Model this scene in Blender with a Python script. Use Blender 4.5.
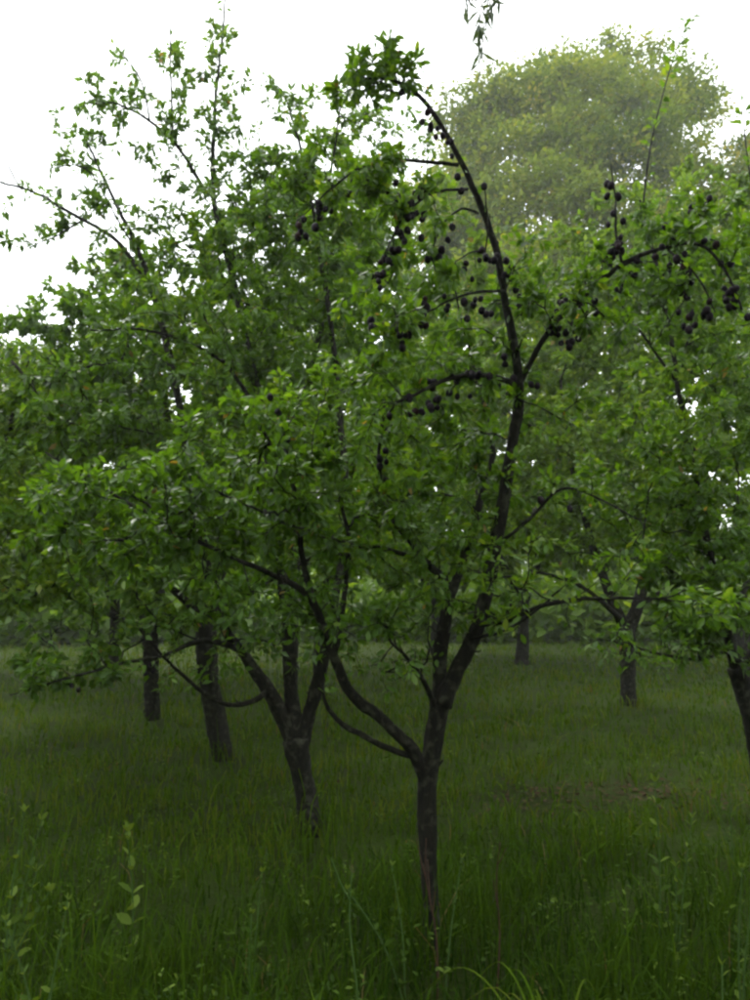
import bpy, math, random
import numpy as np
from mathutils import Matrix, Vector

# ------------------------------------------------------------------ camera, sky, sun, exposure
SC = bpy.context.scene
for o in list(bpy.data.objects):
    bpy.data.objects.remove(o)
COL = SC.collection
rng = np.random.default_rng(7)
random.seed(7)

PITCH = math.radians(7.7)
FPX = 741.0                       # focal length in photograph pixels (750 x 1000)
EYE = np.array([0.0, 0.0, 1.6])
cam_d = bpy.data.cameras.new('camera')
cam = bpy.data.objects.new('camera', cam_d)
COL.objects.link(cam)
cam.location = EYE
cam.rotation_euler = (math.pi / 2 + PITCH, 0, 0)
cam_d.sensor_fit = 'VERTICAL'
cam_d.angle = 2 * math.atan(500 / FPX)
cam_d.clip_start = 0.05
cam_d.clip_end = 3000
SC.camera = cam

SUN_EL, SUN_AZ = math.radians(56), math.radians(-35)      # azimuth measured from +Y towards +X
world = bpy.data.worlds.new('World')
SC.world = world
world.use_nodes = True
wn, wl = world.node_tree.nodes, world.node_tree.links
wn.clear()
w_out = wn.new('ShaderNodeOutputWorld')
w_bg = wn.new('ShaderNodeBackground')
w_sky = wn.new('ShaderNodeTexSky')
w_sky.sky_type = 'NISHITA'
w_sky.sun_disc = False
w_sky.sun_elevation = SUN_EL
w_sky.sun_rotation = SUN_AZ
w_mix = wn.new('ShaderNodeMix'); w_mix.data_type = 'RGBA'; w_mix.clamp_result = False
w_mix.inputs['Factor'].default_value = 0.9                 # closed cloud deck
w_tc = wn.new('ShaderNodeTexCoord')
w_ns = wn.new('ShaderNodeTexNoise'); w_ns.inputs['Scale'].default_value = 2.2; w_ns.inputs['Detail'].default_value = 5
w_mr = wn.new('ShaderNodeMapRange')
w_mr.inputs['From Min'].default_value = 0.3; w_mr.inputs['From Max'].default_value = 0.7
w_mr.inputs['To Min'].default_value = 9.5; w_mr.inputs['To Max'].default_value = 12.6
w_cb = wn.new('ShaderNodeCombineXYZ')
w_m2 = wn.new('ShaderNodeMath'); w_m2.operation = 'MULTIPLY'; w_m2.inputs[1].default_value = 0.975
wl.new(w_tc.outputs['Generated'], w_ns.inputs['Vector'])
wl.new(w_ns.outputs['Fac'], w_mr.inputs['Value'])
wl.new(w_mr.outputs['Result'], w_m2.inputs[0])
wl.new(w_m2.outputs[0], w_cb.inputs[0])
wl.new(w_mr.outputs['Result'], w_cb.inputs[1])
wl.new(w_mr.outputs['Result'], w_cb.inputs[2])
wl.new(w_sky.outputs['Color'], w_mix.inputs[6])
wl.new(w_cb.outputs[0], w_mix.inputs[7])
wl.new(w_mix.outputs[2], w_bg.inputs['Color'])
w_bg.inputs['Strength'].default_value = 0.15
wl.new(w_bg.outputs[0], w_out.inputs['Surface'])

sun_d = bpy.data.lights.new('sun', 'SUN')
sun_d.energy = 1.5
sun_d.angle = math.radians(18)
sun_d.color = (1.0, 0.96, 0.9)
sun = bpy.data.objects.new('sun', sun_d)
COL.objects.link(sun)
sd = Vector((math.sin(SUN_AZ) * math.cos(SUN_EL), math.cos(SUN_AZ) * math.cos(SUN_EL), math.sin(SUN_EL)))
sun.rotation_euler = sd.to_track_quat('Z', 'Y').to_euler()
sun.location = (-10, 10, 30)

SC.view_settings.view_transform = 'Standard'
SC.view_settings.look = 'None'
SC.view_settings.exposure = 1.0
SC.view_settings.gamma = 1.0
SC.view_settings.use_curve_mapping = False
SC.render.engine = 'CYCLES'
cy = SC.cycles
cy.use_denoising = True
cy.use_adaptive_sampling = True
cy.adaptive_threshold = 0.03
cy.max_bounces = 5
cy.diffuse_bounces = 3
cy.transmission_bounces = 4
cy.glossy_bounces = 2
cy.volume_bounces = 1
cy.transparent_max_bounces = 4
cy.filter_width = 2.5
cy.caustics_reflective = False
cy.caustics_refractive = False

# ------------------------------------------------------------------ helpers
CP, SP = math.cos(PITCH), math.sin(PITCH)
def W(px, py, Y):
    """Point at ground distance Y seen at photograph pixel (px, py)."""
    cx, cyy = (px - 375) / FPX, (500 - py) / FPX
    d = np.array([cx, CP - SP * cyy, SP + CP * cyy])
    return EYE + d * (Y / d[1])
def pix_size(Y):
    return Y / FPX

def norm(a):
    return a / (np.linalg.norm(a, axis=-1, keepdims=True) + 1e-9)

def ground_z(x, y):
    return 0.035 * np.sin(x * 0.9 + 1.3) * np.cos(y * 0.7) + 0.02 * np.sin(x * 2.3 - y * 1.7) \
        + 0.012 * np.sin(y * 4.1 + x * 3.3)

def mesh_np(name, V, F, tint=None, smooth=False):
    """Mesh from a vertex array and an (n,3) or (n,4) face array."""
    V = np.asarray(V, dtype=np.float32); F = np.asarray(F, dtype=np.int32)
    me = bpy.data.meshes.new(name)
    n, k = F.shape
    me.vertices.add(len(V)); me.vertices.foreach_set('co', V.ravel())
    me.loops.add(n * k); me.loops.foreach_set('vertex_index', F.ravel())
    me.polygons.add(n)
    me.polygons.foreach_set('loop_start', np.arange(0, n * k, k, dtype=np.int32))
    if smooth:
        me.polygons.foreach_set('use_smooth', np.ones(n, dtype=bool))
    if tint is not None:
        a = me.attributes.new('tint', 'FLOAT', 'FACE')
        a.data.foreach_set('value', np.asarray(tint, dtype=np.float32))
    me.update(calc_edges=True)
    return me

def obj(name, me, mat=None, parent=None):
    o = bpy.data.objects.new(name, me)
    COL.objects.link(o)
    if me is not None and mat is not None and not me.materials:
        me.materials.append(mat)
    if parent is not None:
        o.parent = parent
        o.matrix_parent_inverse = parent_inv(parent)
    return o

def parent_inv(p):
    # things are Empties at their base without rotation; every part is written in world space
    return Matrix.Translation(-p.location) if p.type == 'EMPTY' else Matrix.Identity(4)

def thing(name, label, cat, loc, group=None):
    o = bpy.data.objects.new(name, None)
    COL.objects.link(o)
    o.empty_display_size = 0.1
    o.location = loc
    o['label'] = label; o['category'] = cat
    if group: o['group'] = group
    return o

def smooth_line(pts, step):
    """Catmull-Rom through rows of pts (any columns), resampled at about `step` metres."""
    P = np.asarray(pts, dtype=float)
    if len(P) == 2:
        n = max(2, int(np.linalg.norm(P[1, :3] - P[0, :3]) / step) + 1)
        t = np.linspace(0, 1, n)[:, None]
        return P[0] * (1 - t) + P[1] * t
    Q = np.vstack([2 * P[0] - P[1], P, 2 * P[-1] - P[-2]])
    out = []
    for i in range(1, len(Q) - 2):
        p0, p1, p2, p3 = Q[i - 1], Q[i], Q[i + 1], Q[i + 2]
        n = max(2, int(np.linalg.norm(p2[:3] - p1[:3]) / step))
        t = np.linspace(0, 1, n, endpoint=False)[:, None]
        out.append(0.5 * ((2 * p1) + (-p0 + p2) * t + (2 * p0 - 5 * p1 + 4 * p2 - p3) * t ** 2
                          + (-p0 + 3 * p1 - 3 * p2 + p3) * t ** 3))
    out.append(P[-1:])
    return np.vstack(out)

def tube(P, R, sides=6, rough=0.0, seed=0):
    """Quad tube along P (n,3) with radii R (n); rough = relative lumpiness."""
    P = np.asarray(P, float); R = np.asarray(R, float); n = len(P)
    T = np.gradient(P, axis=0); T = norm(T)
    ref = np.array([0.3, 0.9, 0.1]) if abs(T[0] @ np.array([0.3, 0.9, 0.1])) < 0.9 else np.array([1.0, 0, 0])
    N = np.zeros_like(P)
    u = ref - T[0] * (ref @ T[0]); N[0] = u / np.linalg.norm(u)
    for i in range(1, n):
        u = N[i - 1] - T[i] * (N[i - 1] @ T[i]); N[i] = u / (np.linalg.norm(u) + 1e-9)
    B = np.cross(T, N)
    a = np.linspace(0, 2 * math.pi, sides, endpoint=False)
    rr = np.repeat(R[:, None], sides, 1)
    if rough > 0:
        r2 = np.random.default_rng(seed)
        ph = r2.uniform(0, 6.28, 6)
        s = np.concatenate([[0], np.cumsum(np.linalg.norm(np.diff(P, axis=0), axis=1))])[:, None]
        k = s / max(R.max(), 1e-3)
        lump = (np.sin(a * 2 + ph[0] + k * 0.35) * 0.5 + np.sin(a * 3 + ph[1] - k * 0.5) * 0.45
                + np.sin(a * 5 + ph[2] + k * 0.9) * 0.3 + np.sin(k * 0.8 + ph[3]) * 0.5
                + r2.normal(0, 0.35, (n, sides)))
        rr = rr * (1 + rough * lump)
    V = P[:, None, :] + rr[:, :, None] * (np.cos(a)[None, :, None] * N[:, None, :] + np.sin(a)[None, :, None] * B[:, None, :])
    V = V.reshape(-1, 3)
    i = np.arange(n - 1)[:, None] * sides; j = np.arange(sides)[None, :]; j2 = (j + 1) % sides
    F = np.stack([i + j, i + j2, i + sides + j2, i + sides + j], -1).reshape(-1, 4)
    # close both ends
    V = np.vstack([V, P[0] - T[0] * R[0] * 0.3, P[-1] + T[-1] * R[-1] * 0.6])
    c0, c1 = len(V) - 2, len(V) - 1
    jj = np.arange(sides)
    caps = [np.stack([np.full(sides // 2, c0), (jj[0::2][:sides // 2] + 2) % sides, (jj[0::2][:sides // 2] + 1) % sides, jj[0::2][:sides // 2]], -1),
            np.stack([np.full(sides // 2, c1), (n - 1) * sides + jj[0::2][:sides // 2], (n - 1) * sides + (jj[0::2][:sides // 2] + 1) % sides,
                      (n - 1) * sides + (jj[0::2][:sides // 2] + 2) % sides], -1)]
    return V, np.vstack([F] + caps)

class Batch:
    def __init__(self): self.V, self.F, self.n, self.t = [], [], 0, []
    def add(self, V, F, t=None):
        self.V.append(V); self.F.append(F + self.n); self.n += len(V)
        if t is not None: self.t.append(t)
    def mesh(self, name, smooth=False):
        return mesh_np(name, np.vstack(self.V), np.vstack(self.F), np.concatenate(self.t) if self.t else None, smooth)

# leaf templates: x = along the leaf (0..1), y = across, z = up
def leaf_template(kind):
    if kind == 'near':
        V = np.array([[0, 0, 0], [.16, 0, -.01], [.45, 0, -.045], [.78, 0, -.06], [1, 0, -.12],
                      [.2, .15, .03], [.48, .24, .04], [.78, .15, -.005],
                      [.2, -.15, .03], [.48, -.24, .04], [.78, -.15, -.005]], float)
        F = np.array([[1, 6, 5], [1, 2, 6], [2, 7, 6], [2, 3, 7], [3, 4, 7], [0, 1, 5],
                      [1, 8, 9], [1, 9, 2], [2, 9, 10], [2, 10, 3], [3, 10, 4], [0, 8, 1]])
    elif kind == 'mid':
        V = np.array([[0, 0, 0], [.5, 0, -.04], [1, 0, -.1], [.28, .19, .03], [.68, .2, .02], [.28, -.19, .03], [.68, -.2, .02]], float)
        F = np.array([[0, 1, 3], [3, 1, 4], [1, 2, 4], [0, 5, 1], [5, 6, 1], [1, 6, 2]])
    elif kind == 'lite':
        V = np.array([[0, 0, 0], [.5, 0, -.035], [1, 0, -.1], [.46, .24, .035], [.46, -.24, .035]], float)
        F = np.array([[0, 1, 3], [3, 1, 2], [0, 4, 1], [4, 2, 1]])
    elif kind == 'narrow':
        V = np.array([[0, 0, 0], [.5, 0, -.03], [1, 0, -.14], [.4, .09, .02], [.4, -.09, .02]], float)
        F = np.array([[0, 1, 3], [3, 1, 2], [0, 4, 1], [4, 2, 1]])
    else:
        V = np.array([[0, 0, 0], [1, 0, -.08], [.48, .3, .05], [.48, -.3, .05]], float)
        F = np.array([[0, 1, 2], [0, 3, 1]])
    return V, F

def leaf_frames(D, r, up=0.9):
    """Leaf axes from directions D: blade normals roughly upward with scatter."""
    n = len(D)
    D = norm(D)
    U = np.array([0, 0, 1.0]) * up + r.normal(0, 0.7, (n, 3))
    Z = norm(U - D * np.sum(U * D, 1, keepdims=True))
    Y = np.cross(Z, D)
    return np.stack([D, Y, Z], 1)            # rows are the local axes

def leaf_mesh_arrays(P, M, S, kind, tint):
    T, F = leaf_template(kind)
    V = P[:, None, :] + S[:, None, None] * np.einsum('kj,njc->nkc', T, M)
    FF = (np.arange(len(P))[:, None, None] * len(T) + F[None]).reshape(-1, 3)
    return V.reshape(-1, 3), FF, np.repeat(tint, len(F))

# ------------------------------------------------------------------ materials
def mat_new(name):
    m = bpy.data.materials.new(name); m.use_nodes = True
    nt = m.node_tree
    return m, nt.nodes, nt.links, nt.nodes['Principled BSDF'], nt.nodes['Material Output']

def leaf_material(name, stops, transl=0.35, rough=0.42, tr_gain=1.5, spec=0.5):
    m, n, l, b, out = mat_new(name)
    at = n.new('ShaderNodeAttribute'); at.attribute_name = 'tint'
    cr = n.new('ShaderNodeValToRGB')
    el = cr.color_ramp.elements
    while len(el) < len(stops): el.new(0.5)
    for e, (p, c) in zip(el, stops):
        e.position = p; e.color = (*c, 1)
    tc = n.new('ShaderNodeTexCoord')
    ns = n.new('ShaderNodeTexNoise'); ns.inputs['Scale'].default_value = 45; ns.inputs['Detail'].default_value = 2
    mr = n.new('ShaderNodeMapRange'); mr.inputs['To Min'].default_value = 0.7; mr.inputs['To Max'].default_value = 1.3
    mx = n.new('ShaderNodeMix'); mx.data_type = 'RGBA'; mx.blend_type = 'MULTIPLY'; mx.inputs['Factor'].default_value = 1
    l.new(tc.outputs['Object'], ns.inputs['Vector'])
    l.new(ns.outputs['Fac'], mr.inputs['Value'])
    l.new(at.outputs['Fac'], cr.inputs['Fac'])
    l.new(cr.outputs['Color'], mx.inputs[6]); l.new(mr.outputs['Result'], mx.inputs[7])
    l.new(mx.outputs[2], b.inputs['Base Color'])
    b.inputs['Roughness'].default_value = rough
    b.inputs['Specular IOR Level'].default_value = spec
    tr = n.new('ShaderNodeBsdfTranslucent')
    tg = n.new('ShaderNodeMix'); tg.data_type = 'RGBA'; tg.blend_type = 'MULTIPLY'; tg.inputs['Factor'].default_value = 1
    tg.inputs[7].default_value = (tr_gain * 1.1, tr_gain, tr_gain * 0.4, 1)
    l.new(mx.outputs[2], tg.inputs[6]); l.new(tg.outputs[2], tr.inputs['Color'])
    ms = n.new('ShaderNodeMixShader'); ms.inputs['Fac'].default_value = transl
    l.new(b.outputs[0], ms.inputs[1]); l.new(tr.outputs[0], ms.inputs[2])
    l.new(ms.outputs[0], out.inputs['Surface'])
    return m

def bark_material(name, dark, light, lichen, scale=30, lich=0.6):
    m, n, l, b, out = mat_new(name)
    tc = n.new('ShaderNodeTexCoord')
    mp = n.new('ShaderNodeMapping'); mp.inputs['Scale'].default_value = (1, 1, 0.28)
    n1 = n.new('ShaderNodeTexNoise'); n1.inputs['Scale'].default_value = scale; n1.inputs['Detail'].default_value = 8; n1.inputs['Roughness'].default_value = 0.7
    n2 = n.new('ShaderNodeTexNoise'); n2.inputs['Scale'].default_value = 22; n2.inputs['Detail'].default_value = 7
    cr = n.new('ShaderNodeValToRGB')
    cr.color_ramp.elements[0].position = 0.35; cr.color_ramp.elements[0].color = (*dark, 1)
    cr.color_ramp.elements[1].position = 0.68; cr.color_ramp.elements[1].color = (*light, 1)
    lr = n.new('ShaderNodeMapRange'); lr.inputs['From Min'].default_value = 0.52; lr.inputs['From Max'].default_value = 0.66
    lr.inputs['To Max'].default_value = lich
    mx = n.new('ShaderNodeMix'); mx.data_type = 'RGBA'; mx.inputs[7].default_value = (*lichen, 1)
    bp = n.new('ShaderNodeBump'); bp.inputs['Strength'].default_value = 0.9; bp.inputs['Distance'].default_value = 0.03
    l.new(tc.outputs['Object'], mp.inputs['Vector']); l.new(mp.outputs[0], n1.inputs['Vector'])
    l.new(tc.outputs['Object'], n2.inputs['Vector'])
    l.new(n1.outputs['Fac'], cr.inputs['Fac']); l.new(n2.outputs['Fac'], lr.inputs['Value'])
    l.new(cr.outputs[0], mx.inputs[6]); l.new(lr.outputs['Result'], mx.inputs['Factor'])
    l.new(mx.outputs[2], b.inputs['Base Color'])
    l.new(n1.outputs['Fac'], bp.inputs['Height']); l.new(bp.outputs[0], b.inputs['Normal'])
    b.inputs['Roughness'].default_value = 0.9
    b.inputs['Specular IOR Level'].default_value = 0.2
    return m

M_LEAF = leaf_material('plum_leaf', [(0, (.032, .076, .006)), (.5, (.062, .138, .008)), (.85, (.115, .19, .016)), (.96, (.16, .22, .022)), (1, (.2, .14, .03))], transl=.48, tr_gain=1.8, spec=.4, rough=.4)
M_LEAF_Y = leaf_material('plum_leaf_yellowish', [(0, (.042, .09, .007)), (.5, (.085, .16, .01)), (.9, (.145, .22, .018)), (1, (.2, .16, .03))], transl=.5, tr_gain=1.7, spec=.3)
M_LEAF_BIG = leaf_material('linden_leaf', [(0, (.052, .095, .008)), (.5, (.115, .17, .012)), (.85, (.19, .225, .02)), (1, (.26, .25, .04))], rough=.7, spec=.15, transl=.42)
M_LEAF_GREY = leaf_material('willow_leaf', [(0, (.03, .06, .02)), (1, (.07, .11, .03))])
M_WEED = leaf_material('weed_leaf', [(0, (.018, .04, .004)), (.6, (.042, .082, .008)), (1, (.13, .19, .03))], rough=.7, spec=.1)
M_GRASS = leaf_material('grass_blade', [(0, (.013, .034, .003)), (.4, (.032, .066, .004)), (.75, (.05, .098, .005)), (.95, (.082, .108, .012)), (1, (.11, .09, .035))], transl=.35, rough=.85, spec=.03)
M_BARK = bark_material('plum_bark', (.0025, .0025, .0017), (.016, .0135, .009), (.05, .053, .034), 42, .75)
M_BARK_G = bark_material('grey_bark', (.004, .004, .0028), (.022, .02, .014), (.05, .052, .034), 30, .7)
M_TWIG = bark_material('twig_bark', (.005, .0048, .0035), (.016, .015, .011), (.028, .03, .02), 60, .3)

def ground_material():
    m, n, l, b, out = mat_new('meadow_soil')
    tc = n.new('ShaderNodeTexCoord')
    n1 = n.new('ShaderNodeTexNoise'); n1.inputs['Scale'].default_value = 1.2; n1.inputs['Detail'].default_value = 8
    n2 = n.new('ShaderNodeTexNoise'); n2.inputs['Scale'].default_value = 40; n2.inputs['Detail'].default_value = 6
    cr = n.new('ShaderNodeValToRGB')
    cr.color_ramp.elements[0].position = .3; cr.color_ramp.elements[0].color = (.018, .026, .004, 1)
    cr.color_ramp.elements[1].position = .75; cr.color_ramp.elements[1].color = (.03, .053, .005, 1)
    mr = n.new('ShaderNodeMapRange'); mr.inputs['To Min'].default_value = .4; mr.inputs['To Max'].default_value = 1.5
    mx = n.new('ShaderNodeMix'); mx.data_type = 'RGBA'; mx.blend_type = 'MULTIPLY'; mx.inputs['Factor'].default_value = 1
    l.new(tc.outputs['Object'], n1.inputs['Vector']); l.new(tc.outputs['Object'], n2.inputs['Vector'])
    l.new(n1.outputs['Fac'], cr.inputs['Fac']); l.new(n2.outputs['Fac'], mr.inputs['Value'])
    l.new(cr.outputs[0], mx.inputs[6]); l.new(mr.outputs['Result'], mx.inputs[7])
    l.new(mx.outputs[2], b.inputs['Base Color'])
    bp = n.new('ShaderNodeBump'); bp.inputs['Distance'].default_value = .03
    l.new(n2.outputs['Fac'], bp.inputs['Height']); l.new(bp.outputs[0], b.inputs['Normal'])
    b.inputs['Roughness'].default_value = 1; b.inputs['Specular IOR Level'].default_value = .1
    return m

def plum_material():
    m, n, l, b, out = mat_new('plum_skin')
    oi = n.new('ShaderNodeObjectInfo')
    tc = n.new('ShaderNodeTexCoord')
    ns = n.new('ShaderNodeTexNoise'); ns.inputs['Scale'].default_value = 30; ns.inputs['Detail'].default_value = 4
    cr = n.new('ShaderNodeValToRGB')
    e = cr.color_ramp.elements
    e[0].position = 0; e[0].color = (.007, .005, .009, 1)
    e[1].position = .85; e[1].color = (.014, .008, .013, 1)
    x = e.new(1.0); x.color = (.025, .009, .008, 1)
    mx = n.new('ShaderNodeMix'); mx.data_type = 'RGBA'; mx.inputs[7].default_value = (.008, .008, .012, 1)
    mr = n.new('ShaderNodeMapRange'); mr.inputs['From Min'].default_value = .4; mr.inputs['From Max'].default_value = .75; mr.inputs['To Max'].default_value = .45
    l.new(oi.outputs['Random'], cr.inputs['Fac']); l.new(cr.outputs[0], mx.inputs[6])
    l.new(tc.outputs['Object'], ns.inputs['Vector']); l.new(ns.outputs['Fac'], mr.inputs['Value']); l.new(mr.outputs['Result'], mx.inputs['Factor'])
    l.new(mx.outputs[2], b.inputs['Base Color'])
    b.inputs['Roughness'].default_value = .75; b.inputs['Specular IOR Level'].default_value = .12
    return m
M_PLUM = plum_material()

def plain(name, c, rough=.8):
    m, n, l, b, out = mat_new(name)
    tc = n.new('ShaderNodeTexCoord'); ns = n.new('ShaderNodeTexNoise'); ns.inputs['Scale'].default_value = 60
    mr = n.new('ShaderNodeMapRange'); mr.inputs['To Min'].default_value = .6; mr.inputs['To Max'].default_value = 1.4
    mx = n.new('ShaderNodeMix'); mx.data_type = 'RGBA'; mx.blend_type = 'MULTIPLY'; mx.inputs['Factor'].default_value = 1
    mx.inputs[6].default_value = (*c, 1)
    l.new(tc.outputs['Object'], ns.inputs['Vector']); l.new(ns.outputs['Fac'], mr.inputs['Value']); l.new(mr.outputs['Result'], mx.inputs[7])
    l.new(mx.outputs[2], b.inputs['Base Color']); b.inputs['Roughness'].default_value = rough; b.inputs['Specular IOR Level'].default_value = .1
    return m
M_STEM_G = plain('green_stem', (.045, .085, .02))
M_STEM_R = plain('dry_stem', (.05, .028, .018))
M_STEM_S = plain('straw_stem', (.085, .075, .03))

# ------------------------------------------------------------------ ground
def make_ground():
    xs = np.concatenate([-np.geomspace(400, 12, 22)[:-1], np.linspace(-12, 12, 121), np.geomspace(12, 400, 22)[1:]])
    ys = np.concatenate([-np.geomspace(60, 2, 10)[:-1], np.linspace(-2, 22, 121), np.geomspace(22, 600, 26)[1:]])
    X, Y = np.meshgrid(xs, ys)
    V = np.stack([X, Y, ground_z(X, Y)], -1).reshape(-1, 3)
    nx, ny = len(xs), len(ys)
    i = np.arange(ny - 1)[:, None] * nx + np.arange(nx - 1)[None]
    F = np.stack([i, i + 1, i + nx + 1, i + nx], -1).reshape(-1, 4)
    o = obj('ground', mesh_np('ground', V, F, smooth=True), ground_material())
    o['kind'] = 'structure'
    o['label'] = 'dark green orchard meadow floor under the trees'
make_ground()

# ------------------------------------------------------------------ tree builder
FEET = []
LEAF_BANK = {}
def leaf_bank(mat):
    """Eight shared single-leaf meshes, each with its own tint."""
    if mat.name not in LEAF_BANK:
        T, F = leaf_template('near')
        L = []
        for k, t in enumerate((.05, .2, .32, .45, .55, .68, .8, .93)):
            V = T.copy()
            V[:, 2] += 0.05 * math.sin(k * 2.1) * V[:, 1] * 4 * V[:, 0]
            me = mesh_np('leaf', V, F, np.full(len(F), t))
            me.materials.append(mat)
            L.append(me)
        LEAF_BANK[mat.name] = L
    return LEAF_BANK[mat.name]

def plum_mesh():
    bm_v, bm_f = [], []
    nu, nv = 10, 7
    for j in range(nv + 1):
        th = math.pi * j / nv
        for i in range(nu):
            ph = 2 * math.pi * i / nu
            r = math.sin(th) * (1 - .1 * max(0, math.cos(ph)) ** 8)
            z = math.cos(th) * 1.14
            if j == 0: z -= .1
            bm_v.append((r * math.cos(ph), r * math.sin(ph), z - 1.1))
    for j in range(nv):
        for i in range(nu):
            a, b2 = j * nu + i, j * nu + (i + 1) % nu
            bm_f.append((a, a + nu, b2 + nu, b2))
    V, F = tube(np.array([[0, 0, -.1], [.03, .05, .35], [.1, .08, .75]]), np.array([.05, .045, .05]), 4)
    n = len(bm_v)
    V = np.vstack([np.array(bm_v), V]); F = np.vstack([np.array(bm_f), F + n])
    me = mesh_np('plum', V, F, smooth=True)
    me.materials.append(M_PLUM)
    return me
ME_PLUM = plum_mesh()

def ellipsoid_points(blob, n, r):
    """blob = (px, py, Y, radius px across, radius px up, depth radius m[, weight])"""
    px, py, Y, rx, rz, ry = blob[:6]
    c = W(px, py, Y); s = pix_size(Y) * 1.02
    d = norm(r.normal(size=(n, 3)))
    rad = r.uniform(0.12, 1, n)[:, None] ** (1 / 2.4)
    return c + d * rad * np.array([rx * s, ry, rz * s])

def plum_tree(label, trunk, limbs, blobs, twigs, leaf_len=.06, per=20, kind='mid', mat=None, seed=1,
              bark=None, plums=(), singles=0, min_z=0.9, shoots=(), name='plum_tree', cat='tree', twig_leaf=.5,
              group='plum trees in the orchard', twig_sides=4, scale_jit=.45, sides=12, tip_r=.0016, droop=.25, thick=.84, far=1.0):
    """trunk / limbs: rows (px, py, Y, width px); blobs: crown ellipsoids; twigs: how many twig ends to grow."""
    r = np.random.default_rng(seed)
    mat = mat or M_LEAF; bark = bark or M_BARK
    blobs = [(b[0], b[1], b[2] * far) + tuple(b[3:]) for b in blobs]
    def world(rows):
        return np.array([[*W(a, b, c * far), d * .5 * pix_size(c * far) * thick] for a, b, c, d in rows])
    tr = smooth_line(world(trunk), .04)
    bz = ground_z(tr[0, 0], tr[0, 1])
    base = (tr[0, 0], tr[0, 1], float(bz))
    t = thing(name, label, cat, base, group)
    FEET.append((base[0], base[1]))
    # the trunk goes down into the soil with a root flare
    flare = tr[0, 3]
    low = np.array([[tr[0, 0], tr[0, 1], bz - .12, flare * 1.5], [tr[0, 0], tr[0, 1], bz + .02, flare * 1.3]])
    if tr[0, 2] > bz + .1:
        tr = np.vstack([smooth_line(np.vstack([low, tr[0]]), .05), tr[1:]])
    V, F = tube(tr[:, :3], tr[:, 3], sides + 4, .095, seed)
    trunk_o = obj('trunk', mesh_np('trunk', V, F, smooth=True), bark, t)
    nodes, par, dirs, rad, ok = [], [], [], [], []
    def add_line(L, first_parent, usable_from=0.0):
        L3 = L[:, :3]; T = norm(np.gradient(L3, axis=0))
        z0 = len(nodes)
        for i in range(len(L)):
            nodes.append(L3[i]); dirs.append(T[i]); rad.append(L[i, 3])
            par.append(first_parent if i == 0 else z0 + i - 1)
            ok.append(i >= usable_from * len(L))
    add_line(tr[::2], -1, .8)
    limb_lines = []
    for k, rows in enumerate(limbs):
        L = smooth_line(world(rows), .035)
        # natural wobble away from the ends
        wob = np.cumsum(r.normal(0, .0022, (len(L), 3)), 0); wob -= np.linspace(0, 1, len(L))[:, None] * wob[-1]
        L[:, :3] += wob
        limb_lines.append(L)
        V, F = tube(L[:, :3], L[:, 3], max(7, sides - 3) if L[0, 3] > .012 else 5, .08, seed * 31 + k)
        obj('limb', mesh_np('limb', V, F, smooth=True), bark, trunk_o)
        add_line(L[::2], -1, .12)
    n_fix = len(nodes)
    # twig ends inside the crown
    wts = np.array([b[6] if len(b) > 6 else b[3] * b[4] * b[5] for b in blobs], float); wts /= wts.sum()
    tg, lf = [], []
    for b, w in zip(blobs, wts):
        k = max(1, int(round(w * twigs)))
        tg.append(ellipsoid_points(b, k, r)); lf += [b[7] if len(b) > 7 else 1.0] * k
    tg = np.vstack(tg); lf = np.array(lf)
    g = tg[:, 2] > min_z
    tg, lf = tg[g], lf[g]
    cap = len(tg) * 16 + n_fix + 100
    NP = np.zeros((cap, 3)); ND = np.zeros((cap, 3)); NOK = np.zeros(cap, bool)
    NP[:n_fix] = nodes; ND[:n_fix] = dirs; NOK[:n_fix] = ok
    parent = list(par)
    cnt = n_fix
    fixP = NP[:n_fix][NOK[:n_fix]]
    d0 = np.array([np.min(np.linalg.norm(fixP - p, axis=1)) for p in tg])
    paths = []
    order = np.argsort(d0)
    lf = lf[order]
    for p in tg[order]:
        dv = p - NP[:cnt]; dist = np.linalg.norm(dv, axis=1) + 1e-6
        cosang = np.sum(dv * ND[:cnt], 1) / dist
        cost = dist * (1.35 - .55 * cosang) + np.where(NOK[:cnt], 0, 99)
        j = int(np.argmin(cost)); L = dist[j]
        a = NP[j]
        ctrl = a + ND[j] * L * .38 + np.array([0, 0, .12 * L]) + r.normal(0, .05 * L, 3)
        n = int(min(14 if kind != 'far' else 6, max(4, L / .07)))
        s = np.linspace(0, 1, n)[:, None]
        Q = (1 - s) ** 2 * a + 2 * s * (1 - s) * ctrl + s ** 2 * p
        Q[1:-1] += r.normal(0, .008 + .01 * min(L, .8), (n - 2, 3))
        idx = [j]
        T = norm(np.gradient(Q, axis=0))
        for i in range(1, n):
            NP[cnt] = Q[i]; ND[cnt] = T[i]; NOK[cnt] = True
            parent.append(idx[-1]); idx.append(cnt); cnt += 1
        paths.append(idx)
    tips = np.zeros(cnt); has = np.zeros(cnt)
    for idx in paths: tips[idx[-1]] += 1
    for i in range(cnt - 1, n_fix - 1, -1):
        tips[parent[i]] += tips[i]
    radn = tip_r * np.maximum(tips, 1) ** .46
    fr = np.array(rad)
    radn[:n_fix] = fr
    B = Batch()
    big = 0
    LP, LD = [], []
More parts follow.
